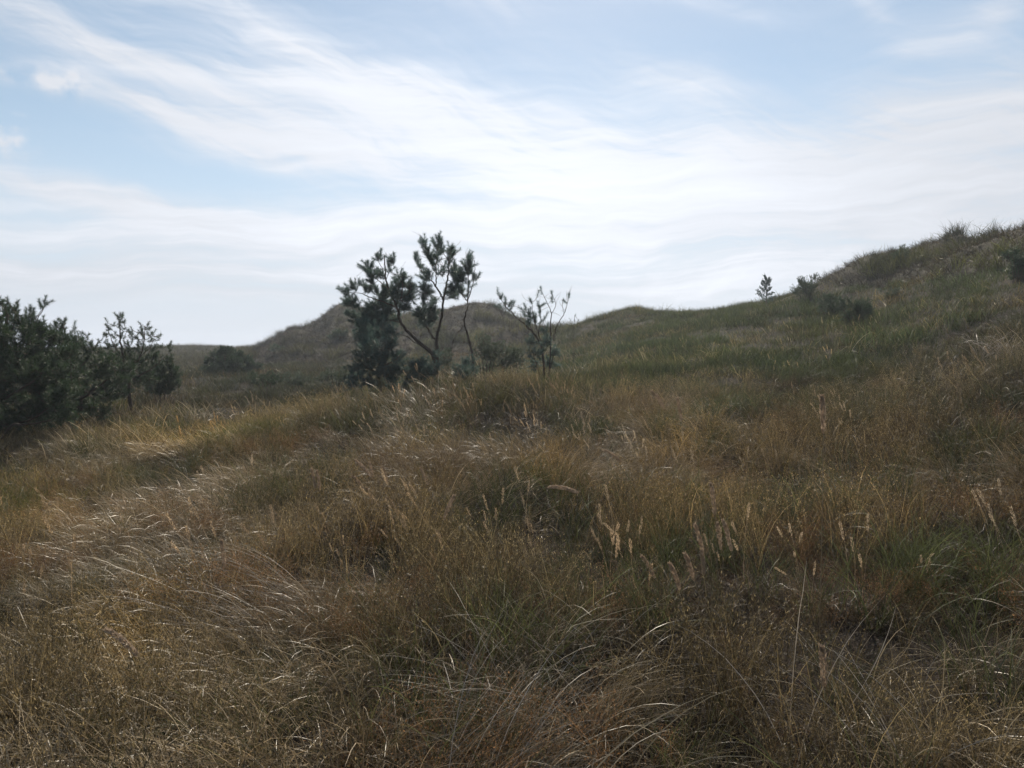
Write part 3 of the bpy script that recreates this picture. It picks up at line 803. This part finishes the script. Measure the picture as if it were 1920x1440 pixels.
plant('pine_tree', 'tall sparse pine with forked top, tallest tree in the middle', 'pine tree', (822, 698), 17.2,
      [[(820, 700, .2), (819, 660, .2), (819, 638, .2), (823, 615, .2), (829, 590, .2), (831, 568, .2), (838, 530, .2), (841, 509, .2), (842, 484, .2), (846, 465, .2)],
       [(831, 562, .2, .024), (824, 548, .2), (816, 536, .2), (811, 528, .2), (798, 518, .2), (787, 501, .2), (781, 476, .2)],
       [(817, 536, .2, .015), (818, 513, .2), (819, 480, .2), (821, 450, .2)],
       [(818, 515, .2, .010), (809, 495, .1), (800, 478, .1), (795, 452, .1)],
       [(819, 638, .2, .022), (806, 624, .1), (797, 600, .1), (794, 576, .1), (796, 535, .1)],
       [(840, 512, .2, .008), (830, 500, .3), (828, 490, .3)], [(842, 490, .2, .008), (832, 476, .1), (828, 468, .1)],
       [(836, 540, .2, .010), (850, 528, .4), (852, 500, .4)]],
      [(795, 452, 4), (797, 462, 6), (800, 475, 8), (808, 486, 8), (812, 495, 7), (781, 478, 4), (783, 490, 5), (788, 501, 5), (797, 508, 6), (803, 520, 8),
       (793, 520, 5), (821, 449, 5), (821, 459, 8), (822, 472, 7), (828, 472, 5), (820, 485, 6), (846, 465, 5), (845, 475, 8), (850, 480, 5), (840, 492, 6),
       (830, 515, 4), (832, 500, 4), (824, 511, 4), (852, 505, 6), (853, 520, 8), (845, 545, 9), (838, 552, 8), (850, 555, 6), (796, 535, 6), (797, 548, 9), (804, 550, 6),
       (797, 562, 8), (814, 562, 5), (805, 580, 12), (790, 590, 12), (812, 595, 9), (818, 505, 4), (842, 510, 4), (800, 605, 10)],
      'tall young pines in the middle', trunk_r=.042, density=1.8, dead=60)
plant('pine_tree', 'slim pine with one round top shoot, right of the tallest pine', 'pine tree', (892, 700), 16.8,
      [[(892, 702, 0), (886, 668, 0), (877, 630, 0), (871, 607, 0), (874, 585, 0), (877, 567, 0), (878, 513, 0), (878, 484, 0)],
       [(877, 567, 0, .012), (886, 534, 0), (890, 510, 0), (890, 487, 0)],
       [(877, 564, 0, .012), (867, 552, .1), (865, 530, .1), (863, 505, .1)],
       [(870, 610, 0, .010), (850, 640, .2), (848, 690, .2)],
       [(868, 554, 0, .008), (858, 535, .1), (853, 512, .1)]],
      [(878, 482, 5), (878, 495, 9), (880, 507, 10), (890, 520, 6), (863, 515, 8), (865, 525, 9), (853, 510, 5), (857, 530, 7), (866, 545, 7), (880, 535, 4), (872, 552, 4), (852, 502, 4), (856, 548, 7)],
      'tall young pines in the middle', trunk_r=.03, density=1.8, dead=50)
plant('pine_tree', 'low dense dark pine below the leaning crown', 'pine tree', (715, 712), 15.8,
      [[(715, 716, 0), (712, 690, 0), (708, 665, 0), (704, 640, 0)], [(712, 690, 0, .016), (740, 675, -.2), (755, 660, -.2)],
       [(713, 700, 0, .016), (690, 690, -.2), (668, 672, -.3)], [(708, 665, 0, .012), (725, 645, .1), (735, 630, .1)]],
      [(700, 622, 13), (720, 614, 12), (686, 612, 10), (735, 622, 11), (672, 632, 10), (690, 640, 14), (712, 630, 12), (730, 645, 14), (700, 655, 20), (725, 668, 20), (680, 665, 14), (745, 670, 14), (695, 685, 20), (720, 692, 20), (670, 690, 12),
       (750, 692, 12), (765, 708, 9), (735, 706, 16), (675, 705, 13), (658, 712, 8), (690, 718, 14), (712, 722, 14), (738, 722, 12), (665, 722, 9), (760, 722, 8)],
      trunk_r=.035, density=1.0, depth=1.5, dead=40)
bushy('shrub', 'green scrub at the foot of the tallest pine', 800, 690, 30, 24, 16.2, M_needle, 1.8, (.14, 60, .06, .005), 'scrub under the middle pines', dead=24)
bushy('shrub', 'green scrub at the foot of the slim pine', 872, 692, 24, 20, 16.4, M_needle, 1.5, (.14, 60, .06, .005), 'scrub under the middle pines', dead=24)
# --- scrubby pine with bare twigs
plant('pine_tree', 'scrubby half bare pine with thin twigs against the sky', 'pine tree', (1022, 692), 17.5,
      [[(1020, 696, 0), (1018, 665, 0), (1008, 635, 0), (992, 616, 0), (968, 594, 0), (950, 576, 0), (936, 556, 0)],
       [(1018, 665, 0, .014), (1010, 625, .1), (1000, 595, .1), (998, 566, .1)], [(1010, 625, .1, .01), (1014, 600, .1), (1012, 572, .1)],
       [(1028, 694, 0, .018), (1032, 640, 0), (1032, 605, 0), (1034, 588, 0), (1027, 570, 0), (1017, 549, 0)],
       [(1034, 588, 0, .007), (1042, 572, 0), (1036, 552, 0)], [(1036, 640, 0, .012), (1046, 608, 0), (1058, 588, 0), (1063, 572, 0), (1066, 556, 0)],
       [(1058, 588, 0, .005), (1054, 574, 0), (1056, 560, 0)], [(1000, 625, 0, .010), (990, 600, .1), (984, 585, .1)],
       [(1024, 694, 0, .012), (1040, 660, .2), (1052, 640, .2)], [(1018, 690, 0, .012), (1000, 665, -.2), (988, 640, -.2)]],
      [(934, 554, 3), (940, 560, 5), (947, 568, 5), (940, 574, 4), (958, 574, 5), (963, 568, 3), (955, 582, 4), (997, 567, 4), (988, 588, 7), (983, 580, 4), (999, 592, 7), (1012, 572, 5),
       (1013, 582, 4), (1006, 604, 6), (1018, 600, 5), (992, 605, 6), (1007, 554, 2), (1016, 548, 2), (1034, 566, 3), (1035, 553, 1.5), (1058, 566, 2.5), (1066, 557, 1.5),
       (998, 640, 9), (1022, 642, 11), (1038, 660, 10), (1004, 664, 12), (1030, 682, 11), (1003, 686, 10), (1022, 622, 6)],
      trunk_r=.03, density=1.2, dead=110)
plant('pine_sapling', 'tiny pine sapling on the ridge beside the bare twigs', 'sapling', (1076, 612), 26,
      [[(1076, 614, 0), (1077, 600, 0), (1078, 592, 0)], [(1076, 606, 0, .006), (1072, 602, 0)], [(1076, 606, 0, .006), (1084, 600, 0)]],
      [(1078, 592, 2), (1072, 600, 2.5), (1084, 599, 2.5), (1078, 601, 2.5)], trunk_r=.012, density=1.3, shoot=(.12, 50, .05, .004))


# --- dense pines at the left: an outline of the crown filled with shoots
def envelope(tops, bot, step, r, n_rows_jit=.4):
    out = []
    xs = [t[0] for t in tops]; ys = [t[1] for t in tops]
    for px in np.arange(xs[0], xs[-1], step):
        top = np.interp(px, xs, ys); b = np.interp(px, [q[0] for q in bot], [q[1] for q in bot])
        row = top + r * .7 + 10
        while row < b:
            out.append((px + rng.normal(0, step * .25), row + rng.normal(0, step * .2), r * rng.uniform(.7, 1.2), rng.normal(0, .75)))
            row += step * rng.uniform(.8, 1.1)
    return out


DS = (.17, 110, .068, .0048)
plant('pine_tree', 'big dark bushy pine cut off by the left edge', 'pine tree', (-20, 815), 14.0,
      [[(-20, 822, 0), (-15, 760, 0), (-5, 700, 0), (5, 640, 0), (12, 600, 0), (10, 572, 0)],
       [(-15, 760, 0, .03), (40, 730, -.4), (80, 700, -.5), (110, 670, -.4)], [(-8, 710, 0, .03), (-70, 690, .3), (-130, 660, .4)],
       [(0, 670, 0, .024), (40, 640, .3), (65, 610, .3), (84, 572, .3)], [(-18, 800, 0, .03), (50, 790, -.6), (100, 760, -.8)],
       [(2, 650, 0, .02), (25, 610, 0), (32, 574, 0)], [(-18, 790, 0, .025), (-80, 760, -.4), (-140, 740, -.4)],
       [(-10, 812, -.8, .03), (20, 800, -1.2), (45, 796, -1.3), (75, 792, -1.3), (100, 786, -1.3)]],
      envelope([(-190, 640), (-120, 590), (-60, 570), (0, 574), (10, 570), (35, 576), (48, 590), (70, 592), (95, 606), (118, 612), (140, 640)],
               [(-190, 815), (0, 815), (60, 800), (140, 780)], 21, 15) + [(10, 568, 5), (34, 572, 4), (85, 567, 5), (76, 576, 5), (88, 572, 3), (62, 588, 7), (2, 574, 8), (22, 580, 7)],
      'dark pines at the left', trunk_r=.08, shoot=DS, mat=M_needle_dark, density=1.25, depth=1.7, dead=30)
plant('pine_tree', 'dark spreading pine sloping down beside the left edge pine', 'pine tree', (150, 790), 15.2,
      [[(150, 795, 0), (150, 750, 0), (142, 700, 0), (130, 650, 0), (118, 612, 0)], [(150, 750, 0, .03), (190, 720, -.3), (225, 690, -.3)],
       [(146, 720, 0, .025), (100, 690, .3), (80, 660, .4)], [(142, 700, 0, .02), (170, 665, .2), (185, 640, .2)], [(150, 775, 0, .025), (100, 770, -.5), (60, 765, -.6)]],
      envelope([(60, 640), (100, 606), (118, 605), (135, 620), (158, 632), (180, 642), (205, 658), (240, 690), (262, 720)],
               [(60, 802), (150, 796), (190, 778), (225, 742), (262, 712)], 19, 13) + [(117, 604, 5), (137, 618, 4), (160, 630, 4)],
      'dark pines at the left', trunk_r=.06, shoot=DS, mat=M_needle_dark, density=1.2, depth=1.6, dead=20)
plant('pine_tree', 'dark pine with open shoots standing above the thicket at left', 'pine tree', (245, 735), 17.0,
      [[(245, 742, 0), (240, 710, 0), (232, 675, 0), (226, 640, 0), (223, 600, 0)], [(238, 700, 0, .02), (262, 670, .1), (270, 640, .1), (272, 612, .1)],
       [(232, 675, 0, .012), (215, 650, 0), (205, 625, 0), (202, 610, 0)], [(262, 670, .1, .01), (282, 650, .1), (290, 630, .1)],
       [(242, 715, 0, .018), (285, 690, 0), (318, 660, 0)], [(236, 690, 0, .016), (205, 680, 0), (190, 655, 0)]],
      [(215, 592, 3), (230, 596, 4), (224, 598, 6), (232, 606, 5), (218, 610, 5), (203, 607, 3), (207, 617, 6), (199, 628, 5), (212, 630, 5), (233, 618, 5), (228, 632, 6),
       (248, 622, 5), (252, 634, 8), (263, 612, 4), (265, 622, 6), (275, 608, 3), (278, 616, 6), (284, 626, 6), (270, 634, 6), (282, 640, 6), (294, 632, 4), (298, 630, 2), (190, 640, 4),
       (196, 648, 7), (215, 652, 10), (240, 652, 11), (265, 654, 11), (288, 655, 9), (305, 652, 5), (318, 648, 4), (320, 655, 5), (186, 660, 9), (205, 670, 14), (235, 672, 15),
       (262, 675, 15), (290, 672, 13), (312, 672, 9), (215, 692, 15), (245, 695, 15), (275, 693, 14), (230, 712, 13), (256, 714, 12), (284, 710, 11), (208, 712, 12), (240, 728, 10)],
      'dark pines at the left', trunk_r=.045, shoot=(.13, 100, .06, .0042), mat=M_needle_dark, density=1.35, depth=1.1, dead=14)
plant('shrub', 'round dark green bush right of the left pines', 'bush', (300, 734), 19.5,
      [[(300, 738, 0), (298, 715, 0), (295, 695, 0)], [(300, 730, 0, .014), (318, 710, 0), (325, 690, 0)], [(299, 728, 0, .014), (280, 712, 0), (272, 700, 0)]],
      [(295, 688, 12), (315, 690, 13), (328, 700, 10), (275, 700, 10), (300, 705, 16), (320, 715, 14), (282, 718, 12), (302, 724, 13), (265, 712, 7), (333, 718, 6), (284, 730, 9), (318, 730, 9), (300, 733, 9)],
      'dark bushes in the hollow', trunk_r=.025, shoot=(.12, 70, .055, .007), mat=M_needle_dark, density=2.8, depth=1.2)
plant('shrub', 'wide low almost black bush in the hollow at the dune foot', 'bush', (428, 706), 33,
      [[(428, 710, 0), (425, 690, 0), (420, 665, 0)], [(428, 705, 0, .03), (455, 690, 0), (475, 680, 0)], [(427, 705, 0, .03), (400, 692, 0), (385, 685, 0)]],
      [(418, 660, 9), (405, 668, 9), (432, 662, 10), (448, 668, 10), (465, 676, 9), (392, 680, 9), (415, 680, 14), (440, 682, 14), (470, 686, 9), (485, 688, 7), (400, 695, 12), (430, 697, 14), (458, 695, 12), (384, 693, 6)],
      'dark bushes in the hollow', trunk_r=.05, shoot=(.18, 70, .08, .012), mat=M_needle_dark, density=3.4, depth=2.2)


def small(px, base, top, w_, Y, label, seed, name='pine_sapling', cat='sapling', group=None, mat=None, density=6, flat=False):
    """young pine: short leader, whorled arms rising outward"""
    h_ = base - top; lim = [[(px, base + 2, 0), (px + rng.normal(0, 1), base - h_ * .5, 0), (px, top + 2, 0)]]
    cl = [(px, top + 2, 2.2)]
    for k in range(12 if not flat else 14):
        f = .08 + .07 * k; s = (-1) ** k
        ex = w_ * .5 * (1.05 - f) * rng.uniform(.6, 1.05) * s; y0 = base - h_ * f
        ey = y0 - h_ * rng.uniform(.10, .3)
        lim.append([(px, y0, 0, .007), (px + ex * .6, y0 - 2, rng.normal(0, .15)), (px + ex, ey, rng.normal(0, .3))])
        cl += [(px + ex * q_, ey + (y0 - 1 - ey) * (1 - q_), 1.8, 0) for q_ in (1, .85, .7, .55, .4, .25)]
    for k in range(12): cl.append((px + rng.normal(0, 1.2), base - h_ * (.1 + .075 * k), 2.2))
    return plant(name, label, cat, (px, base), Y, lim, cl, group, trunk_r=.02, shoot=(.13, 70, .042, .0055), mat=mat, density=density, depth=.6, fit=(15, 45))


SG = 'young pines along the right slope'
small(1437, 574, 521, 42, 30, 'young pine with a clear spire against the sky where the ridge meets the big dune', 1, group=SG)
SN = (.20, 90, .055, .0055)
bushy('shrub', 'young pine bush on the skyline at the foot of the big dune', 1518, 536, 19, 22, 29, M_needle_dark, 1.5, SN, SG, fit=(15, 45))
bushy('shrub', 'low young pine bush on the slope, left of the widest one', 1552, 574, 22, 20, 23, M_needle_dark, 1.5, SN, SG, fit=(15, 45))
bushy('shrub', 'widest young pine bush, spreading low on the right slope', 1606, 586, 36, 24, 21.5, M_needle_dark, 1.3, SN, SG, fit=(15, 45))


SH = (.12, 44, .05, .008)
GR = 'grey green scrub behind the middle pines'
bushy('shrub', 'loose green shrub right behind the slim pine', 912, 666, 30, 30, 19, M_leafgrey, 1.2, SH, GR)
bushy('shrub', 'loose green shrub midway between slim pine and bare twigs', 956, 672, 32, 26, 19.5, M_leafgrey, 1.2, SH, GR)
bushy('shrub', 'grey green scrub left of the low dense pine', 630, 706, 28, 17, 21, M_leafgrey, 1.2, SH, GR)
bushy('shrub', 'flat grey green scrub in the hollow, left of the other scrub', 560, 712, 34, 14, 23, M_leafgrey, 1.2, SH, GR)
bushy('shrub', 'low dark scrub in the hollow between the black bush and the pines', 500, 712, 36, 13, 22, M_needle_dark, 1.3, SH, GR)
bushy('shrub', 'grey green scrub between the two forked pine trunks', 836, 672, 18, 20, 21, M_leafgrey, 1.0, SH, GR)
bushy('shrub', 'small dark bush at the foot of the big dune', 1672, 552, 20, 12, 25, M_leafgrey, 1.6, SH, 'bushes on the big dune', fit=(16, 45))
bushy('shrub', 'dark green bush on the crest of the big dune', 1690, 478, 15, 13, 33, M_needle_dark, 2.2, (.2, 40, .09, .009), 'bushes on the big dune', fit=(16, 45))
bushy('shrub', 'tall dark bush on the big dune at the right edge', 1908, 495, 22, 36, 24.5, M_needle_dark, 1.7, (.18, 40, .08, .008), 'bushes on the big dune', fit=(16, 45))
bushy('shrub', 'dark clump on the face of the far dune', 635, 628, 16, 9, 50, M_needle_dark, 2.0, (.25, 30, .12, .014), 'dark clumps on the far dune', fit=(30, 60))
bushy('shrub', 'dark clump on the left shoulder of the far dune', 520, 655, 12, 8, 48, M_needle_dark, 1.8, (.25, 30, .12, .014), 'dark clumps on the far dune', fit=(30, 60))


# --- posts on the far skyline
def post(px, top, bot, Y, label):
    p = P(px, bot, Y); z = float(height(p[0], p[1])) - .1
    t = P(px, top, Y)[2]
    mb = MB(); tube(mb, smooth_path([(p[0], p[1], z), (p[0] + .03, p[1], (z + t) / 2), (p[0] + .02, p[1], t)], 3), .13, 8)
    mb.add([[p[0] + .02 + .13 * math.cos(a), p[1] + .13 * math.sin(a), t] for a in np.linspace(0, 2 * np.pi, 4, endpoint=False)], [[0, 1, 2, 3]])
    o = link('fence_post', mb.mesh('fence_post', M_post), None, (p[0], p[1], z)); o['label'] = label; o['category'] = 'post'; o['group'] = 'posts on the far dune'


post(361, 648, 660, 98, 'short wooden post on the far skyline left of the black bush')
post(472, 651, 660, 98, 'short wooden post on the far skyline right of the black bush')


# ------------------------------------------------------------------ single seed stalks that stand out
def stalk(tip, low, label, group, hl=None, sway=0.0):
    """tip and low end of the seed head as seen; distance from the head's real length"""
    ln = math.hypot(tip[0] - low[0], tip[1] - low[1]); Y = float(np.clip(.165 * F / max(ln, 20), 2.4, 9.0))
    a, b = P(*tip, Y), P(*low, Y)
    gz = float(height(b[0], b[1]))
    if b[2] < gz + .25: Y *= .85; a, b = P(*tip, Y), P(*low, Y); gz = float(height(b[0], b[1]))
    ax = norm(b - a); foot = np.array([b[0] + ax[0] * .22 + sway, b[1] + .05, 0]); foot[2] = float(height(foot[0], foot[1])) - .02
    root = thing('seed_stalk', label, 'grass stalk', foot, group)
    mid = (b + foot) / 2 + np.array([ax[0] * .05, 0, .05])
    mb = MB(); tube(mb, smooth_path([foot, mid, b], 6), np.linspace(.0018, .0012, 13), 5); link('stem', mb.mesh('stem', M_stem), root, foot)
    hb = MB(); n = 300; s = rng.random(n); L_ = np.linalg.norm(a - b)
    bend = np.array([0, 0, .012])
    c = b + (a - b) * s[:, None] + bend * (4 * s * (1 - s))[:, None]
    o = rng.normal(0, 1, (n, 3)); o = norm(o - (o @ ax)[:, None] * ax); rad = .011 * np.sin(np.pi * np.clip(s * .86 + .10, 0, 1)) ** .6
    spikelets(hb, c + o * (rad * .5)[:, None] , norm(o * .42 - ax), .019, .0055)
    link('seed_head', hb.mesh('seed_head', M_head, smooth=False), root, foot)


G1, G2, G3 = 'seed stalks left of centre', 'seed stalks right of centre', 'seed stalks in the middle distance'
ST = [
    ((666, 864), (696, 894), 'arching seed stalk, topmost of the cluster left of centre', G1),
    ((693, 868), (700, 900), 'upright seed stalk right beside the topmost arching one left of centre', G1),
    ((661, 893), (682, 917), 'leaning seed stalk under the topmost arching one', G1),
    ((716, 876), (727, 906), 'short upright seed stalk at the top right of the left cluster', G1),
    ((708, 902), (724, 924), 'thin leaning seed stalk in the middle of the left cluster', G1),
    ((727, 934), (744, 962), 'thick double seed stalk at the bottom of the left cluster', G1),
    ((687, 916), (698, 946), 'short seed stalk between the two lowest of the left cluster', G1),
    ((788, 878), (803, 910), 'pale seed stalk standing alone right of the left cluster', G1),
    ((584, 880), (592, 918), 'thin pinkish seed stalk left of the cluster, beside a green patch', G1),
    ((594, 884), (600, 922), 'thin pinkish seed stalk, right one of the pair by the green patch', G1),
    ((762, 955), (774, 975), 'small seed stalk below the lone pale one', G1),
    ((852, 930), (832, 975), 'curved seed stalk bending right, at the right end of the left field', G1),
    ((1333, 909), (1341, 966), 'tall bright seed stalk, highest of the right-hand bunch', G2),
    ((1356, 978), (1372, 1035), 'bright seed stalk, rightmost of the right-hand bunch', G2),
    ((1345, 982), (1352, 1032), 'bright seed stalk in the middle of the right-hand bunch', G2),
    ((1303, 985), (1319, 1040), 'long seed stalk at the left of the right-hand bunch', G2),
    ((1315, 1030), (1320, 1080), 'thick seed stalk below the right-hand bunch', G2),
    ((1284, 1040), (1302, 1090), 'leaning seed stalk lower left of the right-hand bunch', G2),
    ((1255, 1058), (1276, 1108), 'leaning seed stalk, lower left outlier of the right-hand bunch', G2),
    ((1204, 1045), (1228, 1085), 'leaning seed stalk halfway between centre and the right bunch', G2),
    ((1146, 1052), (1178, 1074), 'hooked pale seed stalk arching over straw at the centre', G2),
    ((1132, 845), (1166, 866), 'flat lying seed stalk in the middle of the field', G3),
    ((1221, 733), (1242, 762), 'leaning seed stalk, left of the far pair on the slope', G3),
    ((1232, 740), (1246, 768), 'leaning seed stalk, right of the far pair on the slope', G3),
    ((1270, 748), (1278, 790), 'upright seed stalk right of the far pair', G3),
    ((1032, 914), (1086, 924), 'drooping seed stalk hanging to the left at the centre', G3),
    ((1541, 745), (1544, 815), 'tall straight thin seed stalk on the right slope', G3),
    ((1095, 880), (1083, 892), 'small round tipped seed stalk above the drooping one', G3),
    ((200, 1182), (262, 1232), 'long pale seed stalk lying toward the lower left corner', G3),
    ((1541, 1216), (1546, 1290), 'brown upright seed stalk in the lower right', G3),
    ((415, 1015), (422, 1065), 'brown upright seed stalk in the left foreground', G3),
    ((1100, 1325), (1122, 1372), 'leaning brown seed stalk at the bottom centre', G3),
]
for tp, lw, lab, gg in ST: stalk(tp, lw, lab, gg)


# ------------------------------------------------------------------ tussocks one can point at
def tussock(px, Y, label, parts, s=1.0):
    p = P(px, 700, Y); z = float(height(p[0], p[1])) - .02
    root = thing('grass_tussock', label, 'tussock', (p[0], p[1], z), 'tussocks in the field')
    for nm, mat, args, kw in parts:
        mb = MB(); blades(mb, *args, **kw); o = link(nm, mb.mesh(nm, mat), root)


def own(m, name, k):
    return leaf_mat(name, *k, inst=False)


M_paledry = own(None, 'bleached leaves', ((.26, .22, .18), (.42, .37, .31)))
M_tgreen = own(None, 'tussock leaves', ((.030, .038, .018), (.066, .074, .038)))
M_tdark = own(None, 'tussock litter', ((.030, .022, .022), (.055, .042, .040)))
tussock(1868, 12.0, 'bleached tussock of curling dead leaves at the right edge of the slope', [('dead_leaf', M_paledry, (90, .28, (.35, .75), (.35, .2), (1.5, .5), (0, 9), .006), dict(seg=8, wig=.08))])
tussock(1915, 12.6, 'dark green marram tussock behind the bleached one at the right edge', [('leaf', M_tgreen, (160, .3, (.4, .8), (.35, .2), (.8, .4), (0, 9), .007), dict(seg=6))])
tussock(1512, 5.6, 'dark tussock with green arching leaves over a black hollow, right of centre', [('leaf', M_tgreen, (120, .12, (.4, .75), (.5, .2), (1.3, .4), (0, 9), .0035), dict(seg=8)), ('litter', M_tdark, (120, .16, (.1, .25), (.8, .3), (.8, .4), (0, 9), .005), dict(seg=4))])
tussock(1070, 3.3, 'silvery heap of long flattened straw at the bottom centre', [('dead_leaf', M_paledry, (90, .28, (.4, .95), (.9, .3), (.8, .35), (3.4, .6), .003), dict(seg=8, wig=.05))])
tussock(880, 2.75, 'silvery straw strands crossing at the bottom, left of the silvery heap', [('dead_leaf', M_paledry, (60, .24, (.4, .9), (.9, .3), (.8, .35), (.6, .6), .003), dict(seg=8, wig=.05))])
tussock(500, 4.6, 'grey straw swathe combed over a hummock in the left foreground', [('dead_leaf', M_paledry, (150, .4, (.45, .9), (.8, .25), (.9, .3), (3.3, .3), .0026), dict(seg=8, wig=.04))])
tussock(1640, 2.9, 'few long bleached stems curving over darkness in the lower right', [('dead_leaf', M_paledry, (22, .35, (.5, .95), (.4, .3), (.9, .5), (0, 9), .0032), dict(seg=9, wig=.08))])

# ------------------------------------------------------------------ the bright sea haze in the air
def build_haze():
    x0, x1, y0, y1, z0, z1 = -310, 310, -310, 310, -3.5, 9.5
    v = [(x, y, z) for x in (x0, x1) for y in (y0, y1) for z in (z0, z1)]
    f = [(0, 1, 3, 2), (4, 6, 7, 5), (0, 4, 5, 1), (2, 3, 7, 6), (0, 2, 6, 4), (1, 5, 7, 3)]
    me = bpy.data.meshes.new('haze'); me.from_pydata(v, [], f)
    m, t = new_mat('haze'); out = t.nodes.new('ShaderNodeOutputMaterial'); pv = t.nodes.new('ShaderNodeVolumePrincipled')
    pv.inputs['Color'].default_value = (.80, .88, 1.0, 1); pv.inputs['Density'].default_value = HAZE; pv.inputs['Anisotropy'].default_value = .4
    t.links.new(pv.outputs[0], out.inputs['Volume']); me.materials.append(m)
    o = bpy.data.objects.new('haze', me); C.collection.objects.link(o); o['kind'] = 'stuff'; o['label'] = 'thin bright haze in the air over the dunes'


HAZE = .0010
build_haze()
print('COUNTS', cnt, FITS)
